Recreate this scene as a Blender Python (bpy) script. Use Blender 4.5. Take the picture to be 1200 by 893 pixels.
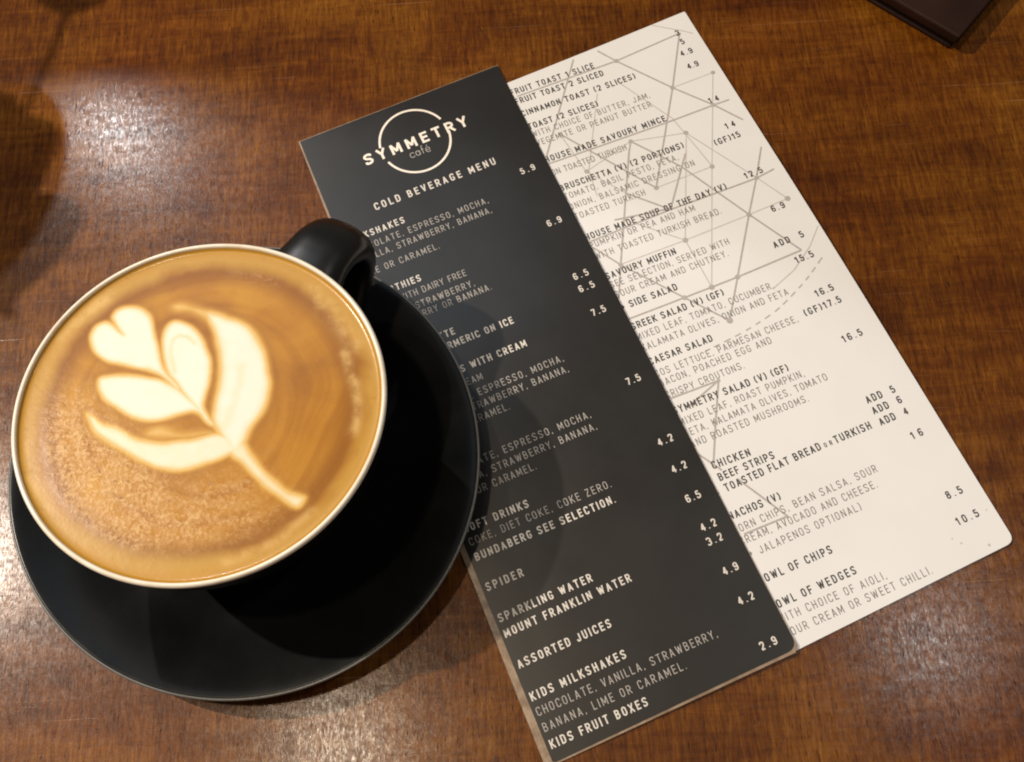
import bpy, bmesh, math, random
import numpy as np
from mathutils import Vector, Matrix

# ------------------------------------------------------------------ camera, world, lamps
scene = bpy.context.scene
for o in list(bpy.data.objects):
    bpy.data.objects.remove(o)
COL = scene.collection
H = 0.36                                  # the camera is held 36 cm above the table, looking almost straight down
cam_data = bpy.data.cameras.new('camera')
cam = bpy.data.objects.new('camera', cam_data); COL.objects.link(cam)
R = Vector((0.99793885, -0.05976833, -0.02336245)); U = Vector((0.06417209, 0.92945606, 0.36330892)); F = Vector((0, 0.36405930, -0.93137577))
cam.matrix_world = Matrix(((R.x, U.x, -F.x, 0), (R.y, U.y, -F.y, 0), (R.z, U.z, -F.z, H), (0, 0, 0, 1)))
cam_data.sensor_width = 36; cam_data.lens = 1200.277 / 1200 * 36
cam_data.clip_start = 0.01; cam_data.clip_end = 50
cam_data.dof.use_dof = False
scene.camera = cam

world = bpy.data.worlds.new('World'); scene.world = world; world.use_nodes = True
wb = world.node_tree.nodes['Background']
wb.inputs['Color'].default_value = (1.0, 0.86, 0.72, 1); wb.inputs['Strength'].default_value = 0.12

def lamp(name, kind, loc, power, color, aim=None, **kw):
    d = bpy.data.lights.new(name, kind); d.energy = power; d.color = color
    for k, v in kw.items(): setattr(d, k, v)
    o = bpy.data.objects.new(name, d); COL.objects.link(o); o.location = loc
    if aim is not None:
        o.rotation_euler = (Vector(aim) - Vector(loc)).to_track_quat('-Z', 'Y').to_euler()
    return o
# ceiling spots of the cafe: their mirror images are the glare patches on the lacquer
lamp('downlight_key', 'POINT', (-0.80, 0.35, 1.05), 60, (1.0, 0.87, 0.73), shadow_soft_size=0.012)
lamp('spotlight_window_side', 'SPOT', (-0.74, 1.24, 1.3), 27, (0.95, 0.93, 0.92), aim=(-0.0631, -0.2499, 0), spot_size=math.radians(2*11.87), spot_blend=0.015, shadow_soft_size=0.015)
lamp('downlight_overhead', 'POINT', (-0.30, 0.06, 1.3), 17, (1.0, 0.82, 0.60), shadow_soft_size=0.03)
lamp('downlight_right', 'POINT', (0.63, 0.17, 1.3), 7, (0.97, 0.94, 0.90), shadow_soft_size=0.03)
lamp('ceiling_panel', 'AREA', (-0.34, 0.88, 1.5), 1.4, (0.66, 0.82, 1.0), aim=(0, 0.15, 0), shape='RECTANGLE', size=0.80, size_y=0.32)

scene.cycles.filter_width = 2.0
scene.view_settings.view_transform = 'Standard'; scene.view_settings.look = 'None'
scene.view_settings.exposure = 0.0; scene.view_settings.gamma = 1.0; scene.view_settings.use_curve_mapping = False

# ------------------------------------------------------------------ helpers
def put(name, me, mat=None, parent=None, smooth=True):
    o = bpy.data.objects.new(name, me); COL.objects.link(o)
    if mat is not None: me.materials.append(mat)
    if smooth:
        me.polygons.foreach_set('use_smooth', [True] * len(me.polygons))
    if parent: o.parent = parent
    return o
def thing(name, label, cat, loc=(0, 0, 0), rot=(0, 0, 0), group=None):
    o = bpy.data.objects.new(name, None); COL.objects.link(o); o.location = loc; o.rotation_euler = rot
    o.empty_display_size = 0.02
    return tag(o, label, cat, group)
def tag(o, label, cat, group=None):
    o['label'] = label; o['category'] = cat
    if group: o['group'] = group
    return o
def mesh(name, v, f):
    me = bpy.data.meshes.new(name); me.from_pydata([tuple(p) for p in v], [], f); me.update(); return me
def lathe(name, prof, n=160, closed=False):
    v = []; f = []
    for r, z in prof:
        for i in range(n):
            a = 2 * math.pi * i / n; v.append((r * math.cos(a), r * math.sin(a), z))
    m = len(prof)
    for j in range(m if closed else m - 1):
        j2 = (j + 1) % m
        for i in range(n):
            i2 = (i + 1) % n; f.append((j * n + i, j * n + i2, j2 * n + i2, j2 * n + i))
    return mesh(name, v, f)
def catmull(P, k=8, closed=True):
    P = [np.array(p, float) for p in P]; n = len(P); out = []
    for i in range(n if closed else n - 1):
        if closed: a, b, c, d = P[i - 1], P[i], P[(i + 1) % n], P[(i + 2) % n]
        else: a, b, c, d = P[max(i - 1, 0)], P[i], P[i + 1], P[min(i + 2, n - 1)]
        for t in np.arange(k) / k:
            out.append(0.5 * ((2 * b) + (c - a) * t + (2 * a - 5 * b + 4 * c - d) * t * t + (3 * b - a - 3 * c + d) * t ** 3))
    if not closed: out.append(P[-1])
    return out

class NT:
    def __init__(s, name):
        s.m = bpy.data.materials.new(name); s.m.use_nodes = True; s.t = s.m.node_tree; s.b = s.t.nodes['Principled BSDF']
    def n(s, kind, **kw):
        x = s.t.nodes.new(kind)
        for k, v in kw.items():
            if k.startswith('i_'): x.inputs[k[2:].replace('_', ' ')].default_value = v
            else: setattr(x, k, v)
        return x
    def l(s, a, b): s.t.links.new(a, b)
    def set(s, **kw):
        for k, v in kw.items(): s.b.inputs[k.replace('_', ' ')].default_value = v
        return s
    def coords(s, scale=(1, 1, 1), rot=(0, 0, 0), kind='Object'):
        c = s.n('ShaderNodeTexCoord'); m = s.n('ShaderNodeMapping'); m.inputs['Scale'].default_value = scale; m.inputs['Rotation'].default_value = rot
        s.l(c.outputs[kind], m.inputs['Vector']); return m.outputs['Vector']
    def noise(s, vec, scale, detail=4, rough=0.55, dist=0.0):
        x = s.n('ShaderNodeTexNoise'); s.l(vec, x.inputs['Vector'])
        x.inputs['Scale'].default_value = scale; x.inputs['Detail'].default_value = detail; x.inputs['Roughness'].default_value = rough; x.inputs['Distortion'].default_value = dist
        return x.outputs['Fac']
    def ramp(s, fac, stops):
        r = s.n('ShaderNodeValToRGB'); e = r.color_ramp.elements
        while len(e) > 1: e.remove(e[0])
        e[0].position = stops[0][0]; e[0].color = stops[0][1]
        for p, c in stops[1:]:
            q = e.new(p); q.color = c
        s.l(fac, r.inputs['Fac']); return r.outputs['Color']
    def val(s, fac, a, b, c, d):
        r = s.n('ShaderNodeMapRange'); s.l(fac, r.inputs[0])
        for i, v in zip((1, 2, 3, 4), (a, b, c, d)): r.inputs[i].default_value = v
        return r.outputs[0]
    def mix(s, fac, a, b, blend='MIX'):
        m = s.n('ShaderNodeMix', data_type='RGBA', blend_type=blend)
        for v, i in ((fac, 0), (a, 6), (b, 7)):
            if hasattr(v, 'links') or hasattr(v, 'is_linked'): s.l(v, m.inputs[i])
            else: m.inputs[i].default_value = v
        return m.outputs[2]
    def math(s, op, a, b=None):
        m = s.n('ShaderNodeMath', operation=op)
        for v, i in ((a, 0), (b, 1)):
            if v is None: continue
            if hasattr(v, 'is_linked'): s.l(v, m.inputs[i])
            else: m.inputs[i].default_value = v
        return m.outputs[0]
    def bump(s, h, strength, dist, prev=None):
        b = s.n('ShaderNodeBump'); b.inputs['Strength'].default_value = strength; b.inputs['Distance'].default_value = dist
        s.l(h, b.inputs['Height'])
        if prev is not None: s.l(prev, b.inputs['Normal'])
        return b.outputs['Normal']
def grey(v): return (v, v, v, 1)

# ------------------------------------------------------------------ materials
def mat_wood():
    m = NT('lacquered_brown_wood')
    v = m.coords()
    warp = m.noise(v, 9, 3)
    fib = m.noise(m.coords((620, 62, 1), (0, 0, 0.07)), 1, 6, 0.68, 0.5)         # short upright fibres
    fib2 = m.noise(m.coords((1900, 230, 1), (0, 0, 0.04)), 1, 3, 0.65, 0.2)
    cross = m.noise(m.coords((45, 300, 1), (0, 0, 0.03)), 1, 5, 0.65, 1.2)       # fiddleback bands across the grain
    band = m.noise(m.coords((8, 48, 1), (0, 0, -0.05)), 1, 4, 0.6, 1.0)
    blot = m.noise(v, 17, 5, 0.62, 0.7)
    s = m.math('ADD', m.math('MULTIPLY', fib, 0.34), m.math('MULTIPLY', cross, 0.15))
    s = m.math('ADD', s, m.math('MULTIPLY', band, 0.24)); s = m.math('ADD', s, m.math('MULTIPLY', blot, 0.26)); s = m.math('ADD', s, m.math('MULTIPLY', fib2, 0.14))
    col = m.ramp(s, [(0.40, (0.020, 0.0042, 0.0004, 1)), (0.48, (0.062, 0.0158, 0.0011, 1)), (0.55, (0.112, 0.034, 0.0022, 1)), (0.62, (0.180, 0.064, 0.0050, 1)), (0.73, (0.31, 0.132, 0.017, 1))])
    redd = m.val(m.noise(v, 11, 4, 0.6, 0.6), 0.42, 0.66, 0, 0.75)
    col = m.mix(redd, col, (0.80, 0.62, 0.62, 1), 'MULTIPLY')
    # dark pores
    pore = m.val(m.noise(m.coords((1500, 190, 1), (0, 0, 0.08)), 1, 2, 0.5), 0.63, 0.70, 0, 0.8)
    col = m.mix(pore, col, (0.022, 0.006, 0.002, 1))
    # fine pale scratches at several angles
    acc = None
    for i, (a, sx, sy) in enumerate(((0.2, 14, 1500), (1.35, 12, 1300), (2.5, 18, 1700), (-0.5, 9, 1200))):
        q = m.noise(m.coords((sx, sy, 1), (0, 0, a)), 1, 1, 0.4, 0.15)
        k = m.val(q, 0.765, 0.80, 0, 1)
        acc = k if acc is None else m.math('MAXIMUM', acc, k)
    patch = m.val(m.noise(v, 22, 2), 0.42, 0.62, 0, 1)
    scr = m.math('MULTIPLY', acc, patch)
    col = m.mix(m.math('MULTIPLY', scr, 0.45), col, (0.42, 0.25, 0.13, 1))
    m.l(col, m.b.inputs['Base Color'])
    r = m.val(s, 0.35, 0.65, 0.50, 0.40)
    r = m.math('SUBTRACT', r, m.math('MULTIPLY', scr, 0.12))
    m.l(r, m.b.inputs['Roughness'])
    m.set(Specular_IOR_Level=0.12, Coat_Weight=0.38, Coat_Roughness=0.20, Coat_IOR=1.5)
    speck = m.noise(m.coords((1700, 620, 1), (0, 0, 0.05)), 1, 3, 0.75)
    wearc = m.math('MULTIPLY', m.val(m.noise(v, 300, 4, 0.7), 0.36, 0.62, 0.22, 0.55), m.val(speck, 0.40, 0.58, 0.35, 1.15))
    m.l(m.math('MULTIPLY', wearc, m.math('SUBTRACT', 1.0, m.math('MULTIPLY', pore, 1.1))), m.b.inputs['Coat Weight'])
    m.l(m.val(m.noise(m.coords((900, 260, 1)), 1, 4, 0.65), 0.35, 0.65, 0.16, 0.26), m.b.inputs['Coat Roughness'])
    n1 = m.bump(fib, 0.45, 0.00035)
    n2 = m.bump(m.noise(v, 1300, 2, 0.6), 0.35, 0.00022, n1)
    n3 = m.bump(acc, 0.35, 0.0001, n2)
    m.l(n3, m.b.inputs['Normal'])
    c1 = m.bump(m.noise(v, 2100, 2, 0.5), 0.16, 0.00007); c2 = m.bump(acc, 0.4, 0.00008, c1)
    m.l(c2, m.b.inputs['Coat Normal'])
    return m.m

def mat_black_glaze(name='black_satin_glaze', rough=0.24, spec=0.15):
    m = NT(name); v = m.coords()
    col = m.ramp(m.noise(v, 60, 4), [(0.3, (0.0035, 0.0038, 0.0042, 1)), (0.7, (0.0065, 0.0068, 0.007, 1))])
    m.l(col, m.b.inputs['Base Color'])
    m.l(m.val(m.noise(v, 35, 4), 0.3, 0.7, rough - 0.05, rough + 0.07), m.b.inputs['Roughness'])
    m.set(Specular_IOR_Level=spec)
    m.l(m.bump(m.noise(v, 900, 2), 0.12, 0.0001), m.b.inputs['Normal'])
    return m.m
def mat_cream_glaze():
    m = NT('cream_glaze'); v = m.coords()
    # traces of coffee dried on the glaze
    st = m.val(m.noise(v, 70, 4, 0.6), 0.50, 0.72, 0, 0.5)
    m.l(m.mix(st, (0.82, 0.77, 0.66, 1), (0.58, 0.38, 0.17, 1)), m.b.inputs['Base Color'])
    m.set(Roughness=0.22, Specular_IOR_Level=0.5); return m.m
def mat_coffee():
    m = NT('coffee_crema_and_milk'); v = m.coords()
    at = m.n('ShaderNodeAttribute', attribute_name='milk'); hal = m.n('ShaderNodeAttribute', attribute_name='halo'); mott = m.n('ShaderNodeAttribute', attribute_name='mottle'); rad = m.n('ShaderNodeAttribute', attribute_name='radius')
    swv = m.n('ShaderNodeAttribute', attribute_name='swirl')
    sw = m.noise(swv.outputs['Vector'], 0.8, 3, 0.5, 0.0)
    big = m.noise(v, 26, 4, 0.55, 0.8)
    base = m.ramp(big, [(0.34, (0.31, 0.118, 0.003, 1)), (0.50, (0.40, 0.168, 0.006, 1)), (0.66, (0.50, 0.24, 0.014, 1))])
    base = m.mix(m.val(sw, 0.45, 0.70, 0, 0.35), base, (0.46, 0.225, 0.022, 1))
    base = m.mix(m.val(sw, 0.50, 0.30, 0, 0.35), base, (0.22, 0.074, 0.001, 1))
    # darker ring inside a paler outer ring
    ring = m.ramp(rad.outputs['Fac'], [(0.74, grey(0)), (0.84, grey(1)), (0.87, grey(0.9)), (0.92, grey(0.1)), (1.0, grey(0))])
    base = m.mix(ring, base, (0.255, 0.092, 0.001, 1))
    outer = m.ramp(m.math('ADD', rad.outputs['Fac'], m.val(big, 0.3, 0.7, -0.05, 0.05)), [(0.86, grey(0)), (0.945, grey(0.85)), (1.0, grey(0.5))])
    base = m.mix(outer, base, (0.47, 0.27, 0.045, 1))
    base = m.mix(m.math('MULTIPLY', hal.outputs['Fac'], 0.42), base, (0.25, 0.088, 0.002, 1))
    pale = m.n('ShaderNodeAttribute', attribute_name='pale')
    base = m.mix(m.math('MULTIPLY', pale.outputs['Fac'], m.val(m.noise(v, 150, 4, 0.6), 0.38, 0.58, 0.25, 1.0)), base, (0.70, 0.46, 0.16, 1))
    # foamy region: pinkish beige micro bubbles
    bub = m.noise(v, 850, 3, 0.65)
    bub2 = m.noise(v, 330, 4, 0.7, 0.8)
    mt = m.math('MULTIPLY', mott.outputs['Fac'], m.val(bub2, 0.42, 0.58, 0.0, 1.0))
    base = m.mix(mt, base, (0.50, 0.265, 0.070, 1))
    base = m.mix(m.math('MULTIPLY', mott.outputs['Fac'], m.val(bub, 0.50, 0.62, 0, 0.75)), base, (0.66, 0.42, 0.17, 1))
    base = m.mix(m.math('MULTIPLY', m.val(m.noise(v, 430, 2), 0.64, 0.70, 0, 0.7), m.val(mott.outputs['Fac'], 0, 1, 0.25, 1)), base, (0.24, 0.095, 0.022, 1))
    mk = at.outputs['Fac']
    wht = m.ramp(mk, [(0.0, (0.50, 0.235, 0.04, 1)), (0.25, (0.60, 0.34, 0.060, 1)), (0.50, (0.68, 0.48, 0.19, 1)), (0.72, (0.76, 0.67, 0.46, 1)), (1.0, (0.80, 0.76, 0.66, 1))])
    fac = m.val(mk, 0.02, 0.34, 0, 1)
    col = m.mix(fac, base, wht)
    m.l(col, m.b.inputs['Base Color'])
    m.set(Specular_IOR_Level=0.24, Coat_Weight=0.28, Coat_Roughness=0.14)
    m.l(m.val(mott.outputs['Fac'], 0, 1, 0.33, 0.36), m.b.inputs['Roughness'])
    h = m.math('MULTIPLY', m.math('ADD', bub, m.math('MULTIPLY', bub2, 0.8)), m.val(mott.outputs['Fac'], 0, 1, 0.10, 1))
    n1 = m.bump(h, 0.38, 0.0006); n2 = m.bump(m.noise(v, 240, 3), 0.12, 0.0005, n1)
    m.l(n2, m.b.inputs['Normal'])
    m.l(m.bump(m.noise(v, 700, 3), 0.25, 0.0002), m.b.inputs['Coat Normal'])
    return m.m
def mat_card(name, c1, c2, rough, bumpk=0.25, coat=0.5, crough=0.22):
    m = NT(name); v = m.coords()
    m.l(m.ramp(m.noise(v, 24, 4, 0.6), [(0.3, c1), (0.7, c2)]), m.b.inputs['Base Color'])
    m.l(m.val(m.noise(v, 40, 4, 0.65), 0.3, 0.7, rough - 0.02, rough + 0.05), m.b.inputs['Roughness'])
    m.set(Specular_IOR_Level=0.5, Coat_Weight=coat, Coat_Roughness=crough)
    n = m.bump(m.noise(v, 18, 3, 0.5), bumpk, 0.0012)
    n = m.bump(m.noise(v, 1600, 2), 0.10, 0.00008, n)
    m.l(n, m.b.inputs['Normal']); m.l(n, m.b.inputs['Coat Normal'])
    return m.m
def mat_flat(name, c, rough=0.5, wear=None):
    m = NT(name)
    v = m.coords()
    c2 = tuple(min(1, x * 1.15) for x in c[:3]) + (1,)
    m.l(m.ramp(m.noise(v, 700, 3), [(0.35, c), (0.65, c2)]), m.b.inputs['Base Color'])
    m.set(Roughness=rough); return m.m
def mat_laminate_edge():
    m = NT('clouded_laminate_edge'); v = m.coords()
    m.l(m.ramp(m.noise(v, 160, 4, 0.6), [(0.3, (0.16, 0.105, 0.066, 1)), (0.5, (0.27, 0.19, 0.125, 1)), (0.7, (0.37, 0.28, 0.20, 1))]), m.b.inputs['Base Color'])
    m.set(Roughness=0.3, Coat_Weight=0.5)
    m.l(m.bump(m.noise(v, 300, 3), 0.3, 0.0004), m.b.inputs['Normal']); return m.m
def mat_leather():
    m = NT('dark_brown_leatherette'); v = m.coords()
    m.l(m.ramp(m.noise(v, 40, 4), [(0.3, (0.014, 0.0045, 0.003, 1)), (0.7, (0.026, 0.009, 0.0055, 1))]), m.b.inputs['Base Color'])
    vo = m.n('ShaderNodeTexVoronoi'); vo.inputs['Scale'].default_value = 1400; m.l(v, vo.inputs['Vector'])
    m.l(m.bump(vo.outputs['Distance'], 0.3, 0.0003), m.b.inputs['Normal'])
    m.set(Roughness=0.6, Specular_IOR_Level=0.18); return m.m
def mat_skin():
    m = NT('skin'); v = m.coords()
    m.l(m.ramp(m.noise(v, 60, 5), [(0.3, (0.42, 0.22, 0.14, 1)), (0.7, (0.55, 0.31, 0.21, 1))]), m.b.inputs['Base Color'])
    m.set(Roughness=0.5, Subsurface_Weight=0.1, Subsurface_Scale=0.005)
    m.l(m.bump(m.noise(v, 800, 3), 0.2, 0.0003), m.b.inputs['Normal']); return m.m
def mat_cloth():
    m = NT('navy_cotton'); v = m.coords()
    m.l(m.ramp(m.noise(v, 400, 3), [(0.3, (0.012, 0.016, 0.03, 1)), (0.7, (0.022, 0.03, 0.05, 1))]), m.b.inputs['Base Color'])
    m.set(Roughness=0.9); m.l(m.bump(m.noise(v, 1200, 2), 0.4, 0.0005), m.b.inputs['Normal']); return m.m

WOOD = mat_wood(); BLACK = mat_black_glaze(); CREAM = mat_cream_glaze(); COFFEE = mat_coffee()
DARKCARD = mat_card('charcoal_laminated_print', (0.0105, 0.0094, 0.0080, 1), (0.016, 0.0143, 0.0124, 1), 0.36, 0.22, 0.38, 0.22)
DARKCARD.node_tree.nodes['Principled BSDF'].inputs['Specular IOR Level'].default_value = 0.36
WHITECARD = mat_card('white_laminated_print', (0.765, 0.76, 0.755, 1), (0.80, 0.795, 0.79, 1), 0.40, 0.15, 0.25, 0.3)
EDGEPAPER = mat_flat('cut_paper_edge', (0.42, 0.36, 0.29, 1), 0.6)
INK_L = mat_flat('pale_ink', (0.62, 0.58, 0.53, 1), 0.45); INK_LD = mat_flat('pale_ink_thin', (0.36, 0.335, 0.31, 1), 0.45)
INK_LOGO = mat_flat('white_ink', (0.80, 0.74, 0.66, 1), 0.45)
INK_D = mat_flat('dark_ink', (0.055, 0.050, 0.047, 1), 0.45); INK_DL = mat_flat('grey_ink', (0.165, 0.15, 0.14, 1), 0.45)
LINE_G = mat_flat('grey_line_ink', (0.40, 0.37, 0.35, 1), 0.45); LINE_F = mat_flat('faint_line_ink', (0.50, 0.465, 0.44, 1), 0.45)
LAMI = mat_laminate_edge(); LEATHER = mat_leather()

# ------------------------------------------------------------------ the table
def slab(name, x0, x1, y0, y1, z0, z1, bev):
    bm = bmesh.new(); bmesh.ops.create_cube(bm, size=1)
    for v in bm.verts:
        v.co = Vector(((x0 + x1) / 2 + v.co.x * (x1 - x0), (y0 + y1) / 2 + v.co.y * (y1 - y0), (z0 + z1) / 2 + v.co.z * (z1 - z0)))
    bmesh.ops.bevel(bm, geom=list(bm.edges), offset=bev, segments=4, affect='EDGES', profile=0.5)
    me = bpy.data.meshes.new(name); bm.to_mesh(me); bm.free(); return me
table = put('table', slab('table', -0.75, 0.65, -0.35, 0.62, -0.035, 0.0, 0.004), WOOD, smooth=False)
tag(table, 'dark brown lacquered wooden tabletop under the coffee cup and the menus', 'table')

# ------------------------------------------------------------------ stroke lettering, every glyph drawn as strips of a given thickness
def rr(pts, r, closed=False, k=5):
    n = len(pts); out = []
    for i in range(n):
        p = np.array(pts[i], float)
        if not closed and i in (0, n - 1): out.append(p); continue
        a = np.array(pts[i - 1], float); b = np.array(pts[(i + 1) % n], float)
        da, db = a - p, b - p; la, lb = np.hypot(*da), np.hypot(*db)
        q = min(r, la * 0.5, lb * 0.5)
        s, e = p + da / la * q, p + db / lb * q
        for t in np.linspace(0, 1, k): out.append((1 - t) ** 2 * s + 2 * t * (1 - t) * (p * 0.75 + (s + e) / 2 * 0.25) + t * t * e)
    return out
W = 0.46
def G():
    g = {}; w = W; c = 0.22
    def add(ch, width, *paths): g[ch] = (width, paths)
    L = lambda *p: (list(map(lambda q: np.array(q, float), p)), False)
    RR = lambda r, *p: (rr(p, r), False)
    RC = lambda r, *p: (rr(p, r, True), True)
    add('A', w * 1.05, L((0, 0), (w * .525, 1), (w * 1.05, 0)), L((w * .2, .27), (w * .85, .27)))
    add('B', w, RR(c, (0, .52), (w * .92, .52), (w * .92, 1), (0, 1)), RR(c, (0, 1), (0, 0), (w, 0), (w, .52), (0, .52))[0:0] or (rr([(0, 0), (w, 0), (w, .52), (0, .52)], c), False), L((0, 0), (0, 1)))
    add('C', w, RR(c, (w, .27), (w, 0), (0, 0), (0, 1), (w, 1), (w, .73)))
    add('D', w, L((0, 0), (0, 1)), RR(c * 1.2, (0, 0), (w, 0), (w, 1), (0, 1)))
    add('E', w * .85, L((w * .85, 0), (0, 0), (0, 1), (w * .85, 1)), L((0, .52), (w * .75, .52)))
    add('F', w * .82, L((0, 0), (0, 1), (w * .82, 1)), L((0, .5), (w * .72, .5)))
    add('G', w * 1.04, RR(c, (w, .76), (w, 1), (0, 1), (0, 0), (w, 0), (w, .40)), L((w * .55, .44), (w * 1.1, .44)))
    add('H', w, L((0, 0), (0, 1)), L((w, 0), (w, 1)), L((0, .5), (w, .5)))
    add('I', 0.0, L((0, 0), (0, 1)))
    add('J', w * .8, RR(c, (0, .28), (0, 0), (w * .8, 0), (w * .8, 1)))
    add('K', w, L((0, 0), (0, 1)), L((w, 1), (.03, .36)), L((w * .33, .55), (w * 1.02, 0)))
    add('L', w * .8, L((0, 1), (0, 0), (w * .8, 0)))
    add('M', w * 1.35, L((0, 0), (0, 1), (w * .675, .18), (w * 1.35, 1), (w * 1.35, 0)))
    add('N', w * 1.05, L((0, 0), (0, 1), (w * 1.05, 0), (w * 1.05, 1)))
    add('O', w, RC(c, (0, 0), (w, 0), (w, 1), (0, 1)))
    add('P', w, L((0, 0), (0, 1)), RR(c, (0, 1), (w, 1), (w, .42), (0, .42)))
    add('Q', w, RC(c, (0, 0), (w, 0), (w, 1), (0, 1)), L((w * .6, .25), (w * 1.1, -.08)))
    add('R', w, L((0, 0), (0, 1)), RR(c, (0, 1), (w, 1), (w, .46), (0, .46)), L((w * .5, .46), (w * 1.03, 0)))
    add('S', w * 1.02, RR(c, (0, .22), (0, 0), (w, 0), (w, .46), (0, .56), (0, 1), (w, 1), (w, .78)))
    add('T', w * 1.0, L((0, 1), (w, 1)), L((w * .5, 0), (w * .5, 1)))
    add('U', w, RR(c, (0, 1), (0, 0), (w, 0), (w, 1)))
    add('V', w * 1.05, L((0, 1), (w * .525, 0), (w * 1.05, 1)))
    add('W', w * 1.6, L((0, 1), (w * .4, 0), (w * .8, .9), (w * 1.2, 0), (w * 1.6, 1)))
    add('X', w, L((0, 0), (w, 1)), L((0, 1), (w, 0)))
    add('Y', w * 1.05, L((0, 1), (w * .525, .46), (w * 1.05, 1)), L((w * .525, .46), (w * .525, 0)))
    add('Z', w * .95, L((0, 1), (w * .95, 1), (0, 0), (w * .95, 0)))
    add('0', w, RC(c, (0, 0), (w, 0), (w, 1), (0, 1)))
    add('1', w * .55, L((0, .78), (w * .45, 1), (w * .45, 0)))
    add('2', w, RR(c, (0, .74), (0, 1), (w, 1), (w, .58), (0.0, .02)), L((-.01, 0), (w, 0)))
    add('3', w, RR(c, (0, .82), (0, 1), (w, 1), (w, .52), (w * .45, .52)), RR(c, (w * .45, .52), (w, .52), (w, 0), (0, 0), (0, .18)))
    add('4', w * 1.05, L((w * .78, 0), (w * .78, 1), (0, .27), (w * 1.1, .27)))
    add('5', w, RR(.0001, (w * .95, 1), (w * .08, 1), (w * .0, .56)), RR(c, (0, .56), (w, .62), (w, 0), (0, 0), (0, .22)))
    add('6', w, RC(c, (0, 0), (w, 0), (w, .56), (0, .56)), RR(c, (0, .3), (0, 1), (w * .95, 1), (w * .95, .8)))
    add('7', w, L((0, 1), (w, 1), (w * .35, 0)))
    add('8', w, RC(c, (0, 0), (w, 0), (w, .53), (0, .53)), RC(c * .9, (w * .06, .53), (w * .94, .53), (w * .94, 1), (w * .06, 1)))
    add('9', w, RC(c, (0, .44), (w, .44), (w, 1), (0, 1)), RR(c, (w, .7), (w, 0), (w * .05, 0), (w * .05, .2)))
    add('.', 0.0, L((0, -.06), (0, .08)))
    add(',', 0.03, L((.03, .08), (-.02, -.16)))
    add('+', w * .7, L((0, .42), (w * .7, .42)), L((w * .35, .2), (w * .35, .66)))
    add('(', w * .35, RR(.3, (w * .35, 1.08), (0, .8), (0, .2), (w * .35, -.08)))
    add(')', w * .35, RR(.3, (0, 1.08), (w * .35, .8), (w * .35, .2), (0, -.08)))
    # thin lower case for the word under the logo
    add('c', .42, RR(.2, (.42, .14), (.40, 0), (0, 0), (0, .56), (.40, .56), (.42, .42)))
    add('a', .42, RC(.2, (0, 0), (.40, 0), (.40, .56), (0, .56)), L((.42, 0), (.42, .56)))
    add('f', .26, RR(.16, (.30, .98), (.12, .98), (.12, 0)), L((0, .54), (.28, .54)))
    add('e', .42, RR(.2, (.42, .12), (.40, 0), (0, 0), (0, .56), (.42, .56), (.42, .28)), L((0, .28), (.42, .28)))
    add('\u00e9', .42, RR(.2, (.42, .12), (.40, 0), (0, 0), (0, .56), (.42, .56), (.42, .28)), L((0, .28), (.42, .28)), L((.17, .70), (.30, .88)))
    return g
GLYPH = G()
def strip(V, Fc, pts, closed, half, z):
    """a ribbon of constant width along pts, mitred at the corners"""
    P = [np.asarray(p, float) for p in pts]
    q = [P[0]]
    for p in P[1:]:
        if np.hypot(*(p - q[-1])) > 1e-4: q.append(p)
    if closed and np.hypot(*(q[0] - q[-1])) < 1e-4: q.pop()
    P = q; n = len(P)
    if n < 2: return
    if not closed:                                                  # a sharp turn (N, M, V, Z ...) starts a new ribbon
        for i in range(1, n - 1):
            a = P[i] - P[i - 1]; b = P[i + 1] - P[i]; a = a / np.hypot(*a); b = b / np.hypot(*b)
            if a @ b < -0.1:
                e = half * 0.75
                strip(V, Fc, P[:i] + [P[i] + a * e * 0.3], False, half, z)
                strip(V, Fc, [P[i] - b * e * 0.3] + P[i + 1:], False, half, z + 0.003); return
    base = len(V)
    for i in range(n):
        a = P[i] - P[i - 1] if (i > 0 or closed) else None
        b = P[(i + 1) % n] - P[i] if (i < n - 1 or closed) else None
        if a is None: a = b
        if b is None: b = a
        a = a / np.hypot(*a); b = b / np.hypot(*b)
        na, nb = np.array([-a[1], a[0]]), np.array([-b[1], b[0]])
        m = na + nb; l = np.hypot(*m)
        if l < 0.3: m = na; s = 1
        else: m = m / l; s = min(1 / max(m @ na, 0.35), 1.9)
        V.append((*(P[i] + m * half * s), z)); V.append((*(P[i] - m * half * s), z))
    for i in range(n if closed else n - 1):
        j = (i + 1) % n
        Fc.append((base + 2 * i + 1, base + 2 * j + 1, base + 2 * j, base + 2 * i))
STY = {'B': (3.0, 0.168), 'L': (2.9, 0.104), 'P': (2.95, 0.175), 'T': (3.45, 0.165), 'S': (1.8, 0.17), 'LOGO': (5.3, 0.20), 'CAFE': (4.3, 0.075)}
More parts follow.
